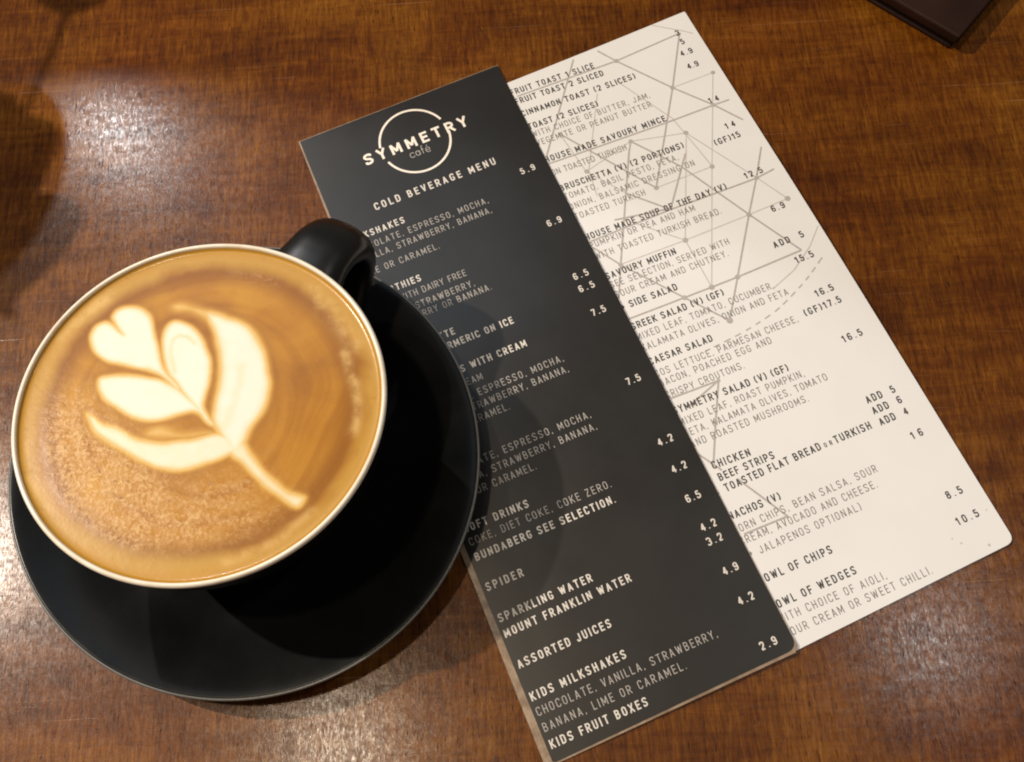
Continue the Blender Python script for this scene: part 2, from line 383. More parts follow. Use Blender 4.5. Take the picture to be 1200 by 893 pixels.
def text_mesh(name, text, x0, y0, x1, y1, style, zz=0.06, wide=1.0, capk=1.0):
    cap, sw = STY[style]; cap *= capk; sw *= cap; k = cap - sw      # centre lines live in a box one stroke smaller
    adv = []; tot = 0.0
    for ch in text:
        adv.append(cap * 0.24 if ch == ' ' else GLYPH[ch][0] * k * wide + sw)
    tot = sum(adv); L = math.hypot(x1 - x0, y1 - y0)
    gap = (L - tot) / max(len(text) - 1, 1)
    sc = 1.0
    if gap < 0.04 * cap:                                           # too long: narrow the letters a little
        gap = 0.04 * cap; sc = max(0.72, (L - gap * (len(text) - 1)) / tot)
    dx, dy = (x1 - x0) / L, (y1 - y0) / L
    if gap > 0.40 * cap and style in 'BL':                         # the start is hidden: keep the spacing, set it flush right
        gap = 0.26 * cap; L2 = tot + gap * (len(text) - 1); x0, y0 = x1 - dx * L2, y1 - dy * L2
    V = []; Fc = []; x = 0
    for ch, a in zip(text, adv):
        if ch != ' ':
            for i, (pts, closed) in enumerate(GLYPH[ch][1]):
                P = []
                for p in pts:
                    px = x + sw / 2 + p[0] * k * wide * sc; py = sw / 2 + p[1] * k
                    P.append((x0 + px * dx - py * dy, y0 + px * dy + py * dx))
                if not closed and ch not in ',.CGSJ23569caf()e\u00e9':                       # square ends, so that stems reach full cap height
                    P = [np.array(q) for q in P]; da = P[0] - P[1]; db = P[-1] - P[-2]; e = sw * 0.5 if ch not in '47' else sw * 0.3
                    P[0] = P[0] + da / np.hypot(*da) * e; P[-1] = P[-1] + db / np.hypot(*db) * e
                strip(V, Fc, P, closed, sw / 2, zz + i * 0.008)
        x += a * sc + gap
    return mesh(name, np.array(V) * 0.001, Fc)
def add_texts(lines, parent, mats, zz):
    for t, x0, y0, x1, y1, st in lines:
        nm = {'B': 'heading_text', 'L': 'description_text', 'P': 'price_text', 'T': 'title_text', 'S': 'heading_text'}[st]
        z = zz(x0, y0) if callable(zz) else zz
        put(nm, text_mesh(nm, t, x0, y0, x1, y1, st, z), mats[0] if st != 'L' else mats[1], parent, smooth=False)

def card_mesh(name, corners, radii, thick, mat_top, mat_side, nx=1):
    pts = []
    n = len(corners)
    for i in range(n):
        p = np.array(corners[i], float); a = np.array(corners[i - 1], float); b = np.array(corners[(i + 1) % n], float)
        da, db = a - p, b - p; s, e = p + da / np.hypot(*da) * radii[i], p + db / np.hypot(*db) * radii[i]
        for t in np.linspace(0, 1, 9): pts.append((1 - t) ** 2 * s + 2 * t * (1 - t) * p + t * t * e)
    m = len(pts); V = [(x, y, 0) for x, y in pts] + [(x, y, -thick) for x, y in pts]
    Fc = [tuple(range(m))[::-1], tuple(range(m, 2 * m))] + [(i, (i + 1) % m, m + (i + 1) % m, m + i) for i in range(m)]
    me = mesh(name, np.array(V) * 0.001, Fc)
    me.materials.append(mat_top); me.materials.append(mat_side)
    bm = bmesh.new(); bm.from_mesh(me); bmesh.ops.recalc_face_normals(bm, faces=bm.faces); bm.to_mesh(me); bm.free()
    for p in me.polygons: p.material_index = 0 if p.normal.z > 0.5 else 1
    return me

# ------------------------------------------------------------------ white menu (lies below the dark one)
WHITE_LINES = [
  ["FRUIT TOAST 1 SLICE",-1.96,-6.75,34.69,-8.94,"B"],
  ["FRUIT TOAST 2 SLICED",-2.1,-11.85,36.61,-14.13,"B"],
  ["CINNAMON TOAST (2 SLICES)",-2.3,-18.46,48.14,-21.38,"B"],
  ["TOAST (2 SLICES)",-2.47,-25.51,27.78,-27.23,"B"],
  ["WITH CHOICE OF BUTTER, JAM,",-2.62,-29.7,49.13,-32.6,"L"],
  ["VEGEMITE OR PEANUT BUTTER",-2.74,-34.26,47.67,-37.05,"L"],
  ["HOUSE MADE SAVOURY MINCE",-2.99,-43.16,49.87,-46.01,"B"],
  ["ON TOASTED TURKISH",-3.14,-49.9,28.91,-51.6,"L"],
  ["BRUSCHETTA (V) (2 PORTIONS)",-3.4,-58.05,50.51,-60.83,"B"],
  ["TOMATO, BASIL PESTO, FETA,",-3.51,-62.4,45.83,-64.92,"L"],
  ["ONION, BALSAMIC DRESSING ON",-3.66,-67.52,50.49,-70.24,"L"],
  ["TOASTED TURKISH",-3.76,-72.46,26.27,-73.95,"L"],
  ["HOUSE MADE SOUP OF THE DAY (V)",-4.09,-82.73,56.9,-85.65,"B"],
  ["PUMPKIN OR PEA AND HAM",-4.18,-86.77,40.86,-88.9,"L"],
  ["WITH TOASTED TURKISH BREAD.",-4.34,-92.08,49.6,-94.59,"L"],
  ["SAVOURY MUFFIN",-4.58,-101.76,25.14,-103.1,"B"],
  ["SEE SELECTION, SERVED WITH",-4.71,-105.83,45.91,-108.08,"L"],
  ["SOUR CREAM AND CHUTNEY.",-4.84,-110.44,43.04,-112.53,"L"],
  ["+ SIDE SALAD",-4.96,-116.09,18.45,-117.1,"B"],
  ["GREEK SALAD (V) (GF)",-5.24,-125.25,33.5,-126.86,"B"],
  ["MIXED LEAF, TOMATO, CUCUMBER,",-5.39,-129.95,52.14,-132.29,"L"],
  ["KALAMATA OLIVES, ONION AND FETA",-5.52,-134.7,55.86,-137.15,"L"],
  ["CAESAR SALAD",-5.66,-141.01,20.54,-142.03,"B"],
  ["COS LETTUCE, PARMESAN CHEESE,",-5.84,-146.37,53.53,-148.63,"L"],
  ["BACON, POACHED EGG AND",-5.94,-150.44,40.2,-152.17,"L"],
  ["CRISPY CROUTONS.",-6.07,-155.58,25.95,-156.76,"L"],
  ["SYMMETRY SALAD (V) (GF)",-6.52,-162.29,40.48,-164.7,"B"],
  ["MIXED LEAF, ROAST PUMPKIN,",-6.41,-167.28,44.63,-169.06,"L"],
  ["FETA, KALAMATA OLIVES, TOMATO",-6.54,-171.92,51.66,-173.9,"L"],
  ["AND ROASTED MUSHROOMS.",-6.63,-176.42,41.1,-178.31,"L"],
  ["CHICKEN",-3.38,-186.79,11.59,-187.93,"B"],
  ["BEEF STRIPS",-3.26,-191.77,19.04,-192.39,"B"],
  ["TOASTED FLAT BREAD",-3.06,-196.22,35.91,-196.5,"B"],
  ["OR",37.36,-196.41,40.56,-196.51,"S"],
  ["TURKISH",41.63,-196.78,56.51,-197.14,"B"],
  ["+",-7.09,-187.23,-5.39,-187.28,"B"],
  ["+",-7.39,-192.35,-5.69,-192.4,"B"],
  ["+",-6.95,-196.71,-5.27,-196.76,"B"],
  ["NACHOS (V)",-6.82,-206.02,13.48,-206.77,"B"],
  ["CORN CHIPS, BEAN SALSA, SOUR",-7.74,-211.18,49.89,-212.07,"L"],
  ["CREAM, AVOCADO AND CHEESE.",-7.59,-215.59,46.86,-217.04,"L"],
  ["JALAPENOS OPTIONAL)",-2.78,-220.93,37.56,-221.84,"L"],
  ["+",-6.57,-220.55,-4.58,-220.6,"L"],
  ["BOWL OF CHIPS",-8.31,-230.39,20.38,-231.01,"B"],
  ["BOWL OF WEDGES",-9.01,-240.03,24.26,-240.71,"B"],
  ["WITH CHOICE OF AIOLI,",-8.68,-244.77,32.75,-246.5,"L"],
  ["SOUR CREAM OR SWEET CHILLI.",-8.97,-249.97,47.95,-251.41,"L"],
  ["3",73.64,-9.29,75.71,-9.41,"P"],
  ["5",73.53,-14.24,75.6,-14.36,"P"],
  ["4.9",70.53,-19.76,76.03,-20.08,"P"],
  ["4.9",70.04,-26.94,75.13,-27.23,"P"],
  ["14",69.95,-46.35,74.44,-46.59,"P"],
  ["14",70.04,-60.52,74.4,-60.75,"P"],
  ["(GF)15",62.4,-65.68,73.73,-66.26,"P"],
  ["12.5",65.66,-84.88,73.53,-85.26,"P"],
  ["6.9",67.85,-102.99,73.5,-103.25,"P"],
  ["ADD  5",60.75,-117.4,73.64,-117.95,"P"],
  ["15.5",65.02,-126.88,72.74,-127.2,"P"],
  ["16.5",64.8,-142.7,72.39,-142.99,"P"],
  ["(GF)17.5",57.01,-148.0,72.4,-148.59,"P"],
  ["16.5",64.43,-163.51,72.63,-163.8,"P"],
  ["ADD  5",59.96,-188.25,71.76,-188.63,"P"],
  ["ADD  6",59.89,-192.82,71.77,-193.19,"P"],
  ["ADD  4",59.94,-197.63,71.57,-197.98,"P"],
  ["16",67.49,-206.98,72.13,-207.12,"P"],
  ["8.5",66.9,-231.24,73.28,-231.4,"P"],
  ["10.5",65.05,-240.78,73.82,-240.99,"P"]
]
SEGS = [
  [[-1.25,-8.1],[44.48,-9.6],[75.36,-8.41]],
  [[39.56,-1.35],[44.48,-9.6],[59.73,-32.3],[71.03,-47.58],[78.29,-59.41]],
  [[75.26,-8.62],[59.73,-32.3],[31.58,-72.58]],
  [[28.36,-1.05],[-2.88,-40.9]],
  [[-3.13,-43.96],[50.26,-46.8],[71.03,-47.58],[78.05,-48.02]],
  [[32.03,-48.48],[45.11,-68.18],[58.95,-99.65],[69.52,-122.54]],
  [[32.03,-48.48],[28.81,-53.38],[3.09,-97.92],[-4.2,-110.92]],
  [[7.13,-32.73],[31.47,-72.8]],
  [[49.52,-63.47],[32.34,-83.87]],
  [[-3.22,-83.69],[32.16,-84.22],[69.79,-86.34],[78.01,-85.71]],
  [[78.49,-74.22],[69.64,-86.27],[58.87,-99.79],[41.69,-122.1],[30.18,-137.12]],
  [[69.52,-122.54],[41.69,-122.1],[30.66,-121.71],[19.02,-121.21],[-5.17,-120.29]],
  [[-3.46,-86.53],[3.03,-98.05],[19.02,-121.21],[30.18,-137.12]],
  [[19.31,-69.8],[32.16,-84.22]],
  [[-4.84,-156.02],[14.67,-157.06]],
  [[14.67,-157.06],[5.92,-171.12],[-2.93,-185.94]],
  [[14.67,-157.06],[-1.09,-161.82]],
  [[-5.71,-179.34],[-0.73,-188.35]],
  [[2.78,-193.46],[12.37,-213.01],[-4.79,-212.34]],
  [[9.63,-78.97],[32.41,-83.73]]
]
FAINT = [
  [[78.49,-32.87],[56.31,-73.66],[30.66,-121.71]],
  [[54.45,-54.78],[30.95,-99.06]],
  [[59.73,-32.3],[78.49,-32.87]],
  [[54.33,-54.72],[69.81,-86.17],[76.06,-100.05]],
  [[30.95,-99.06],[58.87,-99.79],[76.06,-100.05]],
  [[31.47,-72.8],[56.31,-73.66]],
  [[9.41,-53.84],[32.03,-48.48],[54.33,-54.72]],
  [[9.23,-53.75],[19.26,-69.51]],
  [[30.95,-99.06],[2.97,-97.86]],
  [[7.13,-32.73],[9.23,-53.75]],
  [[15.16,-82.39],[30.95,-99.06],[30.66,-121.71]],
  [[51.37,-132.46],[62.89,-128.79],[73.4,-122.45],[80.57,-116.07]],
  [[65.57,1.5],[77.55,-8.18],[80.57,-11.11]],
  [[39.99,-18.72],[52.64,-46.04],[56.43,-73.44]],
  [[29.95,-21.25],[10.35,-53.82],[8.25,-66.16]],
  [[90.96,-47.39],[71.03,-47.58]]
]
DASH = [[[15.59,-144.49],[32.2,-143.56],[46.36,-141.38],[55.52,-138.4],[65.53,-134.1],[75.64,-128.48]]]
DOTS = [[44.48,-9.6,1],[59.73,-32.3,1],[71.03,-47.58,0.9],[54.33,-54.72,1],[56.31,-73.66,1],[31.47,-72.8,1],[32.03,-48.48,0.9],[9.41,-53.84,1],[7.13,-32.73,0.8],[78.49,-32.87,0.9],[69.81,-86.17,0.9],[58.87,-99.79,1],[76.06,-100.05,1.1],[30.95,-99.06,1.1],[41.69,-122.1,1],[30.66,-121.71,1.1],[19.02,-121.21,1],[30.18,-137.12,1.2],[3.03,-98.05,0.9],[32.34,-83.87,0.8],[5.92,-171.12,0.8],[14.67,-157.06,0.7],[75.26,-8.62,0.6]]
menu_w = thing('menu_card', 'white laminated food menu with grey triangle pattern, half tucked under the dark menu', 'menu', (0.00818471, 0.2771027, 0.0007), (0, 0, math.radians(20.6286)), 'menu cards on the table')
put('printed_sheet', card_mesh('printed_sheet', [(-8.2, -0.1), (82.8, 1.1), (79.8, -253.6), (-12.5, -254.9)], [2.0, 0.8, 3.6, 3.6], 0.6, WHITECARD, EDGEPAPER), None, menu_w, smooth=False)
def clipx(a, b, lo=-7.0, hi=81.9):
    a = np.array(a, float); b = np.array(b, float)
    for p, q in ((a, b), (b, a)):
        lim = lambda y: hi - 2.9 * (-y) / 254
        if p[0] > lim(p[1]) and q[0] < p[0]: p += (q - p) * (p[0] - lim(p[1])) / (p[0] - q[0])
        if p[1] > 0.9 and q[1] < p[1]: p += (q - p) * (p[1] - 0.6) / (p[1] - q[1])
    return a, b
zi = 0
def line_obj(name, pts, half, z, mat):
    V = []; Fc = []; P = [clipx(a, b)[0] for a, b in zip(pts[:-1], pts[1:])] + [clipx(pts[-2], pts[-1])[1]]
    Q = [P[0]]
    for a, b in zip(P[:-1], P[1:]):
        k = max(1, int(np.hypot(*(b - a)) / 4)); Q += [a + (b - a) * (i + 1) / k for i in range(k)]
    strip(V, Fc, Q, False, half, z); put(name, mesh(name, np.array(V) * 0.001, Fc), mat, menu_w, smooth=False)
for i, s in enumerate(SEGS): line_obj('pattern_line', s, 0.36, 0.026 + 0.0010 * i, LINE_G)
for i, s in enumerate(FAINT[:-1]): line_obj('pattern_faint_line', s, 0.24, 0.008 + 0.0010 * i, LINE_F)
for s in DASH:
    P = catmull(s, 20, False); acc = 0; cur = []
    for a, b in zip(P[:-1], P[1:]):
        acc += np.hypot(*(b - a)); ph = acc % 4.6
        if ph < 2.6: cur += [a, b] if not cur else [b]
        else:
            if len(cur) > 1: line_obj('pattern_dash', cur, 0.27, 0.05, LINE_G)
            cur = []
for x, y, r in DOTS:
    n = 20; V = [(x, y, 0.052)] + [(x + r * 1.05 * math.cos(6.2832 * i / n), y + r * 1.05 * math.sin(6.2832 * i / n), 0.052) for i in range(n)]
    put('pattern_dot', mesh('pattern_dot', np.array(V) * 0.001, [(0, 1 + i, 1 + (i + 1) % n) for i in range(n)]), LINE_G, menu_w, smooth=False)
WHITE_LINES = [(t, x0 - (1.3 * max(0, 1 + y0 / 110) if x0 < 0 else 0), y0, x1, y1, st) for t, x0, y0, x1, y1, st in WHITE_LINES]
add_texts(WHITE_LINES, menu_w, (INK_D, INK_DL), 0.06)
# little stains of spilt sauce
for x, y, r in ((62.5, -246.5, 0.35), (60.5, -243.8, 0.28), (70.9, -251.0, 0.5), (82.0 - 5, -240.0, 0.3)):
    n = 12; V = [(x, y, 0.05)] + [(x + r * (1 + .3 * math.sin(3 * i)) * math.cos(6.2832 * i / n), y + r * math.sin(6.2832 * i / n), 0.05) for i in range(n)]
    put('stain', mesh('stain', np.array(V) * 0.001, [(0, 1 + i, 1 + (i + 1) % n) for i in range(n)]), LINE_F, menu_w, smooth=False)

# ------------------------------------------------------------------ dark menu
DARK_LINES = [
  ["COLD BEVERAGE MENU",17.57,-44.4,70.47,-44.61,"T"],
  ["MILKSHAKES",2.42,-54.39,26.36,-54.59,"B"],
  ["CHOCOLATE, ESPRESSO, MOCHA,",2.3,-59.7,60.47,-60.2,"L"],
  ["VANILLA, STRAWBERRY, BANANA,",2.19,-64.45,59.94,-64.94,"L"],
  ["LIME OR CARAMEL.",2.05,-71.02,34.56,-71.29,"L"],
  ["SMOOTHIES",1.82,-81.43,22.71,-81.61,"B"],
  ["MADE WITH DAIRY FREE",1.71,-86.57,39.72,-86.9,"L"],
  ["MANGO, STRAWBERRY,",1.58,-92.05,40.93,-92.39,"L"],
  ["BERRY OR BANANA.",1.49,-96.23,46.26,-96.62,"L"],
  ["ICED LATTE",1.23,-108.01,26.09,-108.23,"B"],
  ["TURMERIC ON ICE",1.12,-112.97,48.33,-113.38,"B"],
  ["ICED DRINKS WITH CREAM",0.88,-123.77,49.06,-124.19,"B"],
  ["ICE CREAM",0.75,-129.51,28.54,-129.76,"L"],
  ["CHOCOLATE, ESPRESSO, MOCHA,",0.63,-135.0,59.22,-135.51,"L"],
  ["VANILLA, STRAWBERRY, BANANA,",0.52,-139.7,59.18,-140.22,"L"],
  ["LIME OR CARAMEL.",0.42,-144.53,32.98,-144.81,"L"],
  ["CHOCOLATE, ESPRESSO, MOCHA,",0.08,-159.51,59.08,-160.03,"L"],
  ["VANILLA, STRAWBERRY, BANANA,",-0.03,-164.52,59.14,-165.05,"L"],
  ["LIME OR CARAMEL.",-0.14,-169.58,32.55,-169.87,"L"],
  ["SOFT DRINKS",-0.38,-181.09,24.46,-181.67,"B"],
  ["COKE, DIET COKE, COKE ZERO.",-0.3,-186.15,54.48,-186.96,"L"],
  ["BUNDABERG SEE SELECTION.",-0.53,-191.92,53.48,-192.73,"B"],
  ["SPIDER",-1.09,-203.2,12.75,-203.4,"B"],
  ["SPARKLING WATER",-1.36,-214.76,33.97,-214.79,"B"],
  ["MOUNT FRANKLIN WATER",-1.6,-220.27,46.35,-220.26,"B"],
  ["ASSORTED JUICES",-1.43,-231.5,33.34,-231.55,"B"],
  ["KIDS MILKSHAKES",-1.8,-242.93,33.51,-242.87,"B"],
  ["CHOCOLATE, VANILLA, STRAWBERRY,",-1.89,-248.08,64.83,-249.17,"L"],
  ["BANANA, LIME OR CARAMEL.",-1.9,-253.51,50.34,-254.24,"L"],
  ["KIDS FRUIT BOXES",-1.98,-259.29,33.36,-259.68,"B"],
  ["5.9",77.91,-53.65,84.19,-53.7,"P"],
  ["6.9",77.73,-80.44,83.81,-80.5,"P"],
  ["6.5",77.22,-106.38,83.47,-106.43,"P"],
  ["6.5",76.94,-112.1,83.37,-112.16,"P"],
  ["7.5",77.08,-123.31,82.86,-123.36,"P"],
  ["7.5",76.85,-154.3,82.49,-154.35,"P"],
  ["4.2",76.89,-180.32,82.93,-180.37,"P"],
  ["4.2",76.9,-191.51,82.81,-191.56,"P"],
  ["6.5",76.62,-203.35,82.32,-203.4,"P"],
  ["4.2",76.67,-214.75,82.68,-214.8,"P"],
  ["3.2",76.39,-220.16,82.3,-220.22,"P"],
  ["4.9",76.55,-231.59,82.41,-231.64,"P"],
  ["4.2",76.52,-242.84,82.51,-242.89,"P"],
  ["2.9",76.11,-259.3,82.27,-259.35,"P"]
]
menu_d = thing('menu_card', 'charcoal cold beverage menu with a ring logo, its left edge under the saucer', 'menu', (-0.08218217, 0.25339865, 0.00082), (0, -math.atan(0.62 / 90), math.radians(20.1587)), 'menu cards on the table')
put('printed_sheet', card_mesh('printed_sheet', [(0.3, -0.2), (90.4, 0.6), (87.6, -263.2), (-3.4, -263.4)], [0.5, 0.6, 4.2, 1.0], 0.55, DARKCARD, EDGEPAPER), None, menu_d, smooth=False)
# clear film that stands proud of the print: thin along the top, wide along the lower left
lip = [(-0.2, 0.2), (90.6, 1.0), (90.4, -1), (90.3, -2), (87.9, -262.2), (86.2, -264.3), (50, -264.2), (-6.2, -264.0), (-5.5, -231), (-4.6, -199), (-4.5, -190), (-3.3, -120), (-1.4, -50), (-0.5, -10)]
n = len(lip); V = [(x, y, -0.18) for x, y in lip] + [(x, y, -0.62) for x, y in lip]
Fc = [tuple(range(n))[::-1], tuple(range(n, 2 * n))] + [(i, (i + 1) % n, n + (i + 1) % n, n + i) for i in range(n)]
me = mesh('laminate_edge', np.array(V) * 0.001, Fc)
bm = bmesh.new(); bm.from_mesh(me); bmesh.ops.recalc_face_normals(bm, faces=bm.faces); bm.to_mesh(me); bm.free()
put('laminate_edge', me, LAMI, menu_d, smooth=False)
add_texts(DARK_LINES, menu_d, (INK_L, INK_LD), 0.06)
V = []; Fc = []
cx, cy, rx, ry = 44.24, -20.0, 14.66, 15.4
for a0, a1 in ((21, 170), (199, 356)):
    P = [(cx + rx * math.cos(math.radians(a)), cy + ry * math.sin(math.radians(a))) for a in np.linspace(a0, a1, 60)]
    strip(V, Fc, P, False, 0.48, 0.05)
put('logo_ring', mesh('logo_ring', np.array(V) * 0.001, Fc), INK_LOGO, menu_d, smooth=False)
put('logo_text', text_mesh('logo_text', 'SYMMETRY', 21.6, -22.95, 67.6, -22.35, 'LOGO', 0.07, wide=1.32), INK_LOGO, menu_d, smooth=False)
put('logo_small_text', text_mesh('logo_small_text', 'caf\u00e9', 39.6, -27.4, 48.5, -27.5, 'CAFE', 0.07), INK_LD, menu_d, smooth=False)

# the cards are not quite flat: bend every mesh of a menu with the same gentle curve
def bend(menu, fn):
    for o in list(menu.children):
        me = o.data
        if o.name.split('.')[0] in ('printed_sheet', 'laminate_edge'):
            bm = bmesh.new(); bm.from_mesh(me)
            for ax, lo, hi, st in ((0, -0.02, 0.10, 0.006), (1, -0.27, 0.01, 0.008)):
                c = lo
                while c < hi:
                    n = Vector((1, 0, 0)) if ax == 0 else Vector((0, 1, 0)); p = Vector((c + 0.00037, 0, 0)) if ax == 0 else Vector((0, c + 0.00037, 0))
                    bmesh.ops.bisect_plane(bm, geom=list(bm.verts) + list(bm.edges) + list(bm.faces), plane_co=p, plane_no=n, dist=1e-6); c += st
            bm.to_mesh(me); bm.free()
        n = len(me.vertices); co = np.empty(n * 3, np.float32); me.vertices.foreach_get('co', co); co = co.reshape(-1, 3)
        co[:, 2] += fn(co[:, 0], co[:, 1]); me.vertices.foreach_set('co', co.ravel()); me.update()
        if o.name.split('.')[0] == 'printed_sheet':
            me.polygons.foreach_set('use_smooth', [True] * len(me.polygons)); me.set_sharp_from_angle(angle=math.radians(35))
bend(menu_w, lambda x, y: 0.0022 * np.clip(x / 0.08, 0, 1.2) ** 2 * (0.35 + 0.65 * np.sin(np.clip(-y / 0.25, 0, 1) * math.pi * 0.9 + 0.2) ** 2))
bend(menu_d, lambda x, y: 0.0011 * np.sin(np.clip(-y / 0.264, 0, 1) * math.pi) ** 2 * (0.5 + 0.5 * np.cos((x - 0.045) / 0.045 * 1.2)) + 0.0010 * np.clip((-y - 0.215) / 0.05, 0, 1) ** 2 * np.clip(x / 0.09, 0, 1))

# ------------------------------------------------------------------ saucer
CX, CY = -0.09464, 0.11165
def oval(o, k, ang):      # hand-thrown ware is never perfectly round
    me = o.data; c, s = math.cos(ang), math.sin(ang)
    for v in me.vertices:
        a = v.co.x * c + v.co.y * s; b = -v.co.x * s + v.co.y * c
        a *= 1 + k; b *= 1 - k; v.co.x = a * c - b * s; v.co.y = a * s + b * c
sp = catmull([(0.0001, 6.6), (20, 6.6), (33, 6.3), (35.2, 6.9), (37, 8.0), (45, 9.0), (58, 11.2), (70, 14.9), (78, 17.2), (81.2, 17.9), (82.3, 17.8), (82.85, 17.2), (82.6, 16.3), (80, 14.9), (70, 11.6), (56, 7.4), (44, 4.2), (41, 3.2), (40, 0.6), (38.8, 0.05), (37.2, 0.4), (36.5, 2.6), (20, 3.4), (0.0001, 3.4)], 5, False)
saucer = thing('saucer', 'wide black satin saucer under the coffee cup', 'saucer', (CX - 0.0010, CY + 0.0008, 0))
o = put('saucer_dish', lathe('saucer_dish', [(max(r, 1e-4) * .001, z * .001) for r, z in sp], 220), BLACK, saucer); oval(o, 0.013, math.radians(-45))

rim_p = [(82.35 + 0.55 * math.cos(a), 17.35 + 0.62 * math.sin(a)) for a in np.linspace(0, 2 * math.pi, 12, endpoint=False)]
o = put('rim_highlight', lathe('rim_highlight', [(r * .001, z * .001) for r, z in rim_p], 220, closed=True), mat_flat('painted_highlight_grey', (0.11, 0.11, 0.105, 1), 0.3), saucer); oval(o, 0.013, math.radians(-45))  # thin pale ring: the lamp highlight along the saucer edge, put in as colour
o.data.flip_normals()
# ------------------------------------------------------------------ cup
cup = thing('coffee_cup', 'round black cup with cream rim and thick handle, standing on the saucer', 'cup', (CX, CY, 0.0))
# outside wall, up to just under the lip
outer = [(0.01, 7.4), (22, 7.2), (24, 6.8), (26.2, 6.9), (27.0, 8.2), (27.4, 10.5), (31, 14), (38.5, 21.5), (45.5, 32), (50.6, 44), (53.8, 56), (55.3, 65), (55.85, 70.2)]
o = put('cup_body', lathe('cup_body', [(max(r, 1e-4) * .001, z * .001) for r, z in catmull(outer, 6, False)], 220), BLACK, cup); oval(o, 0.017, math.radians(17))
inner = [(55.85, 70.2), (55.9, 71.0), (55.6, 71.7), (55.0, 72.0), (54.5, 71.7), (54.25, 70.9), (54.0, 69), (52.6, 60), (50.5, 50), (46, 36), (38, 22), (28, 13), (12, 10.5), (0.01, 10.2)]
o = put('cup_lining', lathe('cup_lining', [(max(r, 1e-4) * .001, z * .001) for r, z in catmull(inner, 6, False)], 220), CREAM, cup); oval(o, 0.017, math.radians(17))
# handle: a broad strap that leaves the wall below the lip, loops out and comes back low on the bowl
HA = math.radians(57.5)
path = catmull([(49, 60.5), (55, 61.8), (61, 62.2), (67, 61), (72.8, 56.5), (75, 50), (73.0, 42), (67, 34), (60, 29), (50, 27.5), (40, 28)], 7, False)
V = []; Fc = []; ns = 40
for i, (r, z) in enumerate(path):
    a = path[max(i - 1, 0)]; b = path[min(i + 1, len(path) - 1)]; d = (b - a) / np.hypot(*(b - a)); nn = np.array([-d[1], d[0]])
    t = i / (len(path) - 1)
    hw = 11.0 + 3.2 * math.exp(-(t / 0.16) ** 2) + 1.5 * math.exp(-((1 - t) / 0.14) ** 2)     # half width, flared where it joins
    ht = 6.0 + 1.6 * math.exp(-(t / 0.12) ** 2) + 1.5 * math.exp(-((1 - t) / 0.14) ** 2)
    for k in range(ns):
        th = 2 * math.pi * k / ns; c, s = math.cos(th), math.sin(th)
        x = abs(c) ** 0.75 * math.copysign(1, c) * hw; y = abs(s) ** 0.85 * math.copysign(1, s) * ht
        y += 0.10 * (hw * hw - x * x) / hw * 0.6
        V.append((r + nn[0] * y, x, z + nn[1] * y))
for i in range(len(path) - 1):
    for k in range(ns): Fc.append((i * ns + k, i * ns + (k + 1) % ns, (i + 1) * ns + (k + 1) % ns, (i + 1) * ns + k))
Fc += [tuple(range(ns)), tuple(range((len(path) - 1) * ns, len(path) * ns))]
me = mesh('handle', np.array(V) * .001, Fc)
bm = bmesh.new(); bm.from_mesh(me); bmesh.ops.recalc_face_normals(bm, faces=bm.faces); bm.to_mesh(me); bm.free()
o = put('handle', me, mat_black_glaze('black_matt_glaze', 0.30, 0.5), cup); o.rotation_euler = (0, 0, HA)

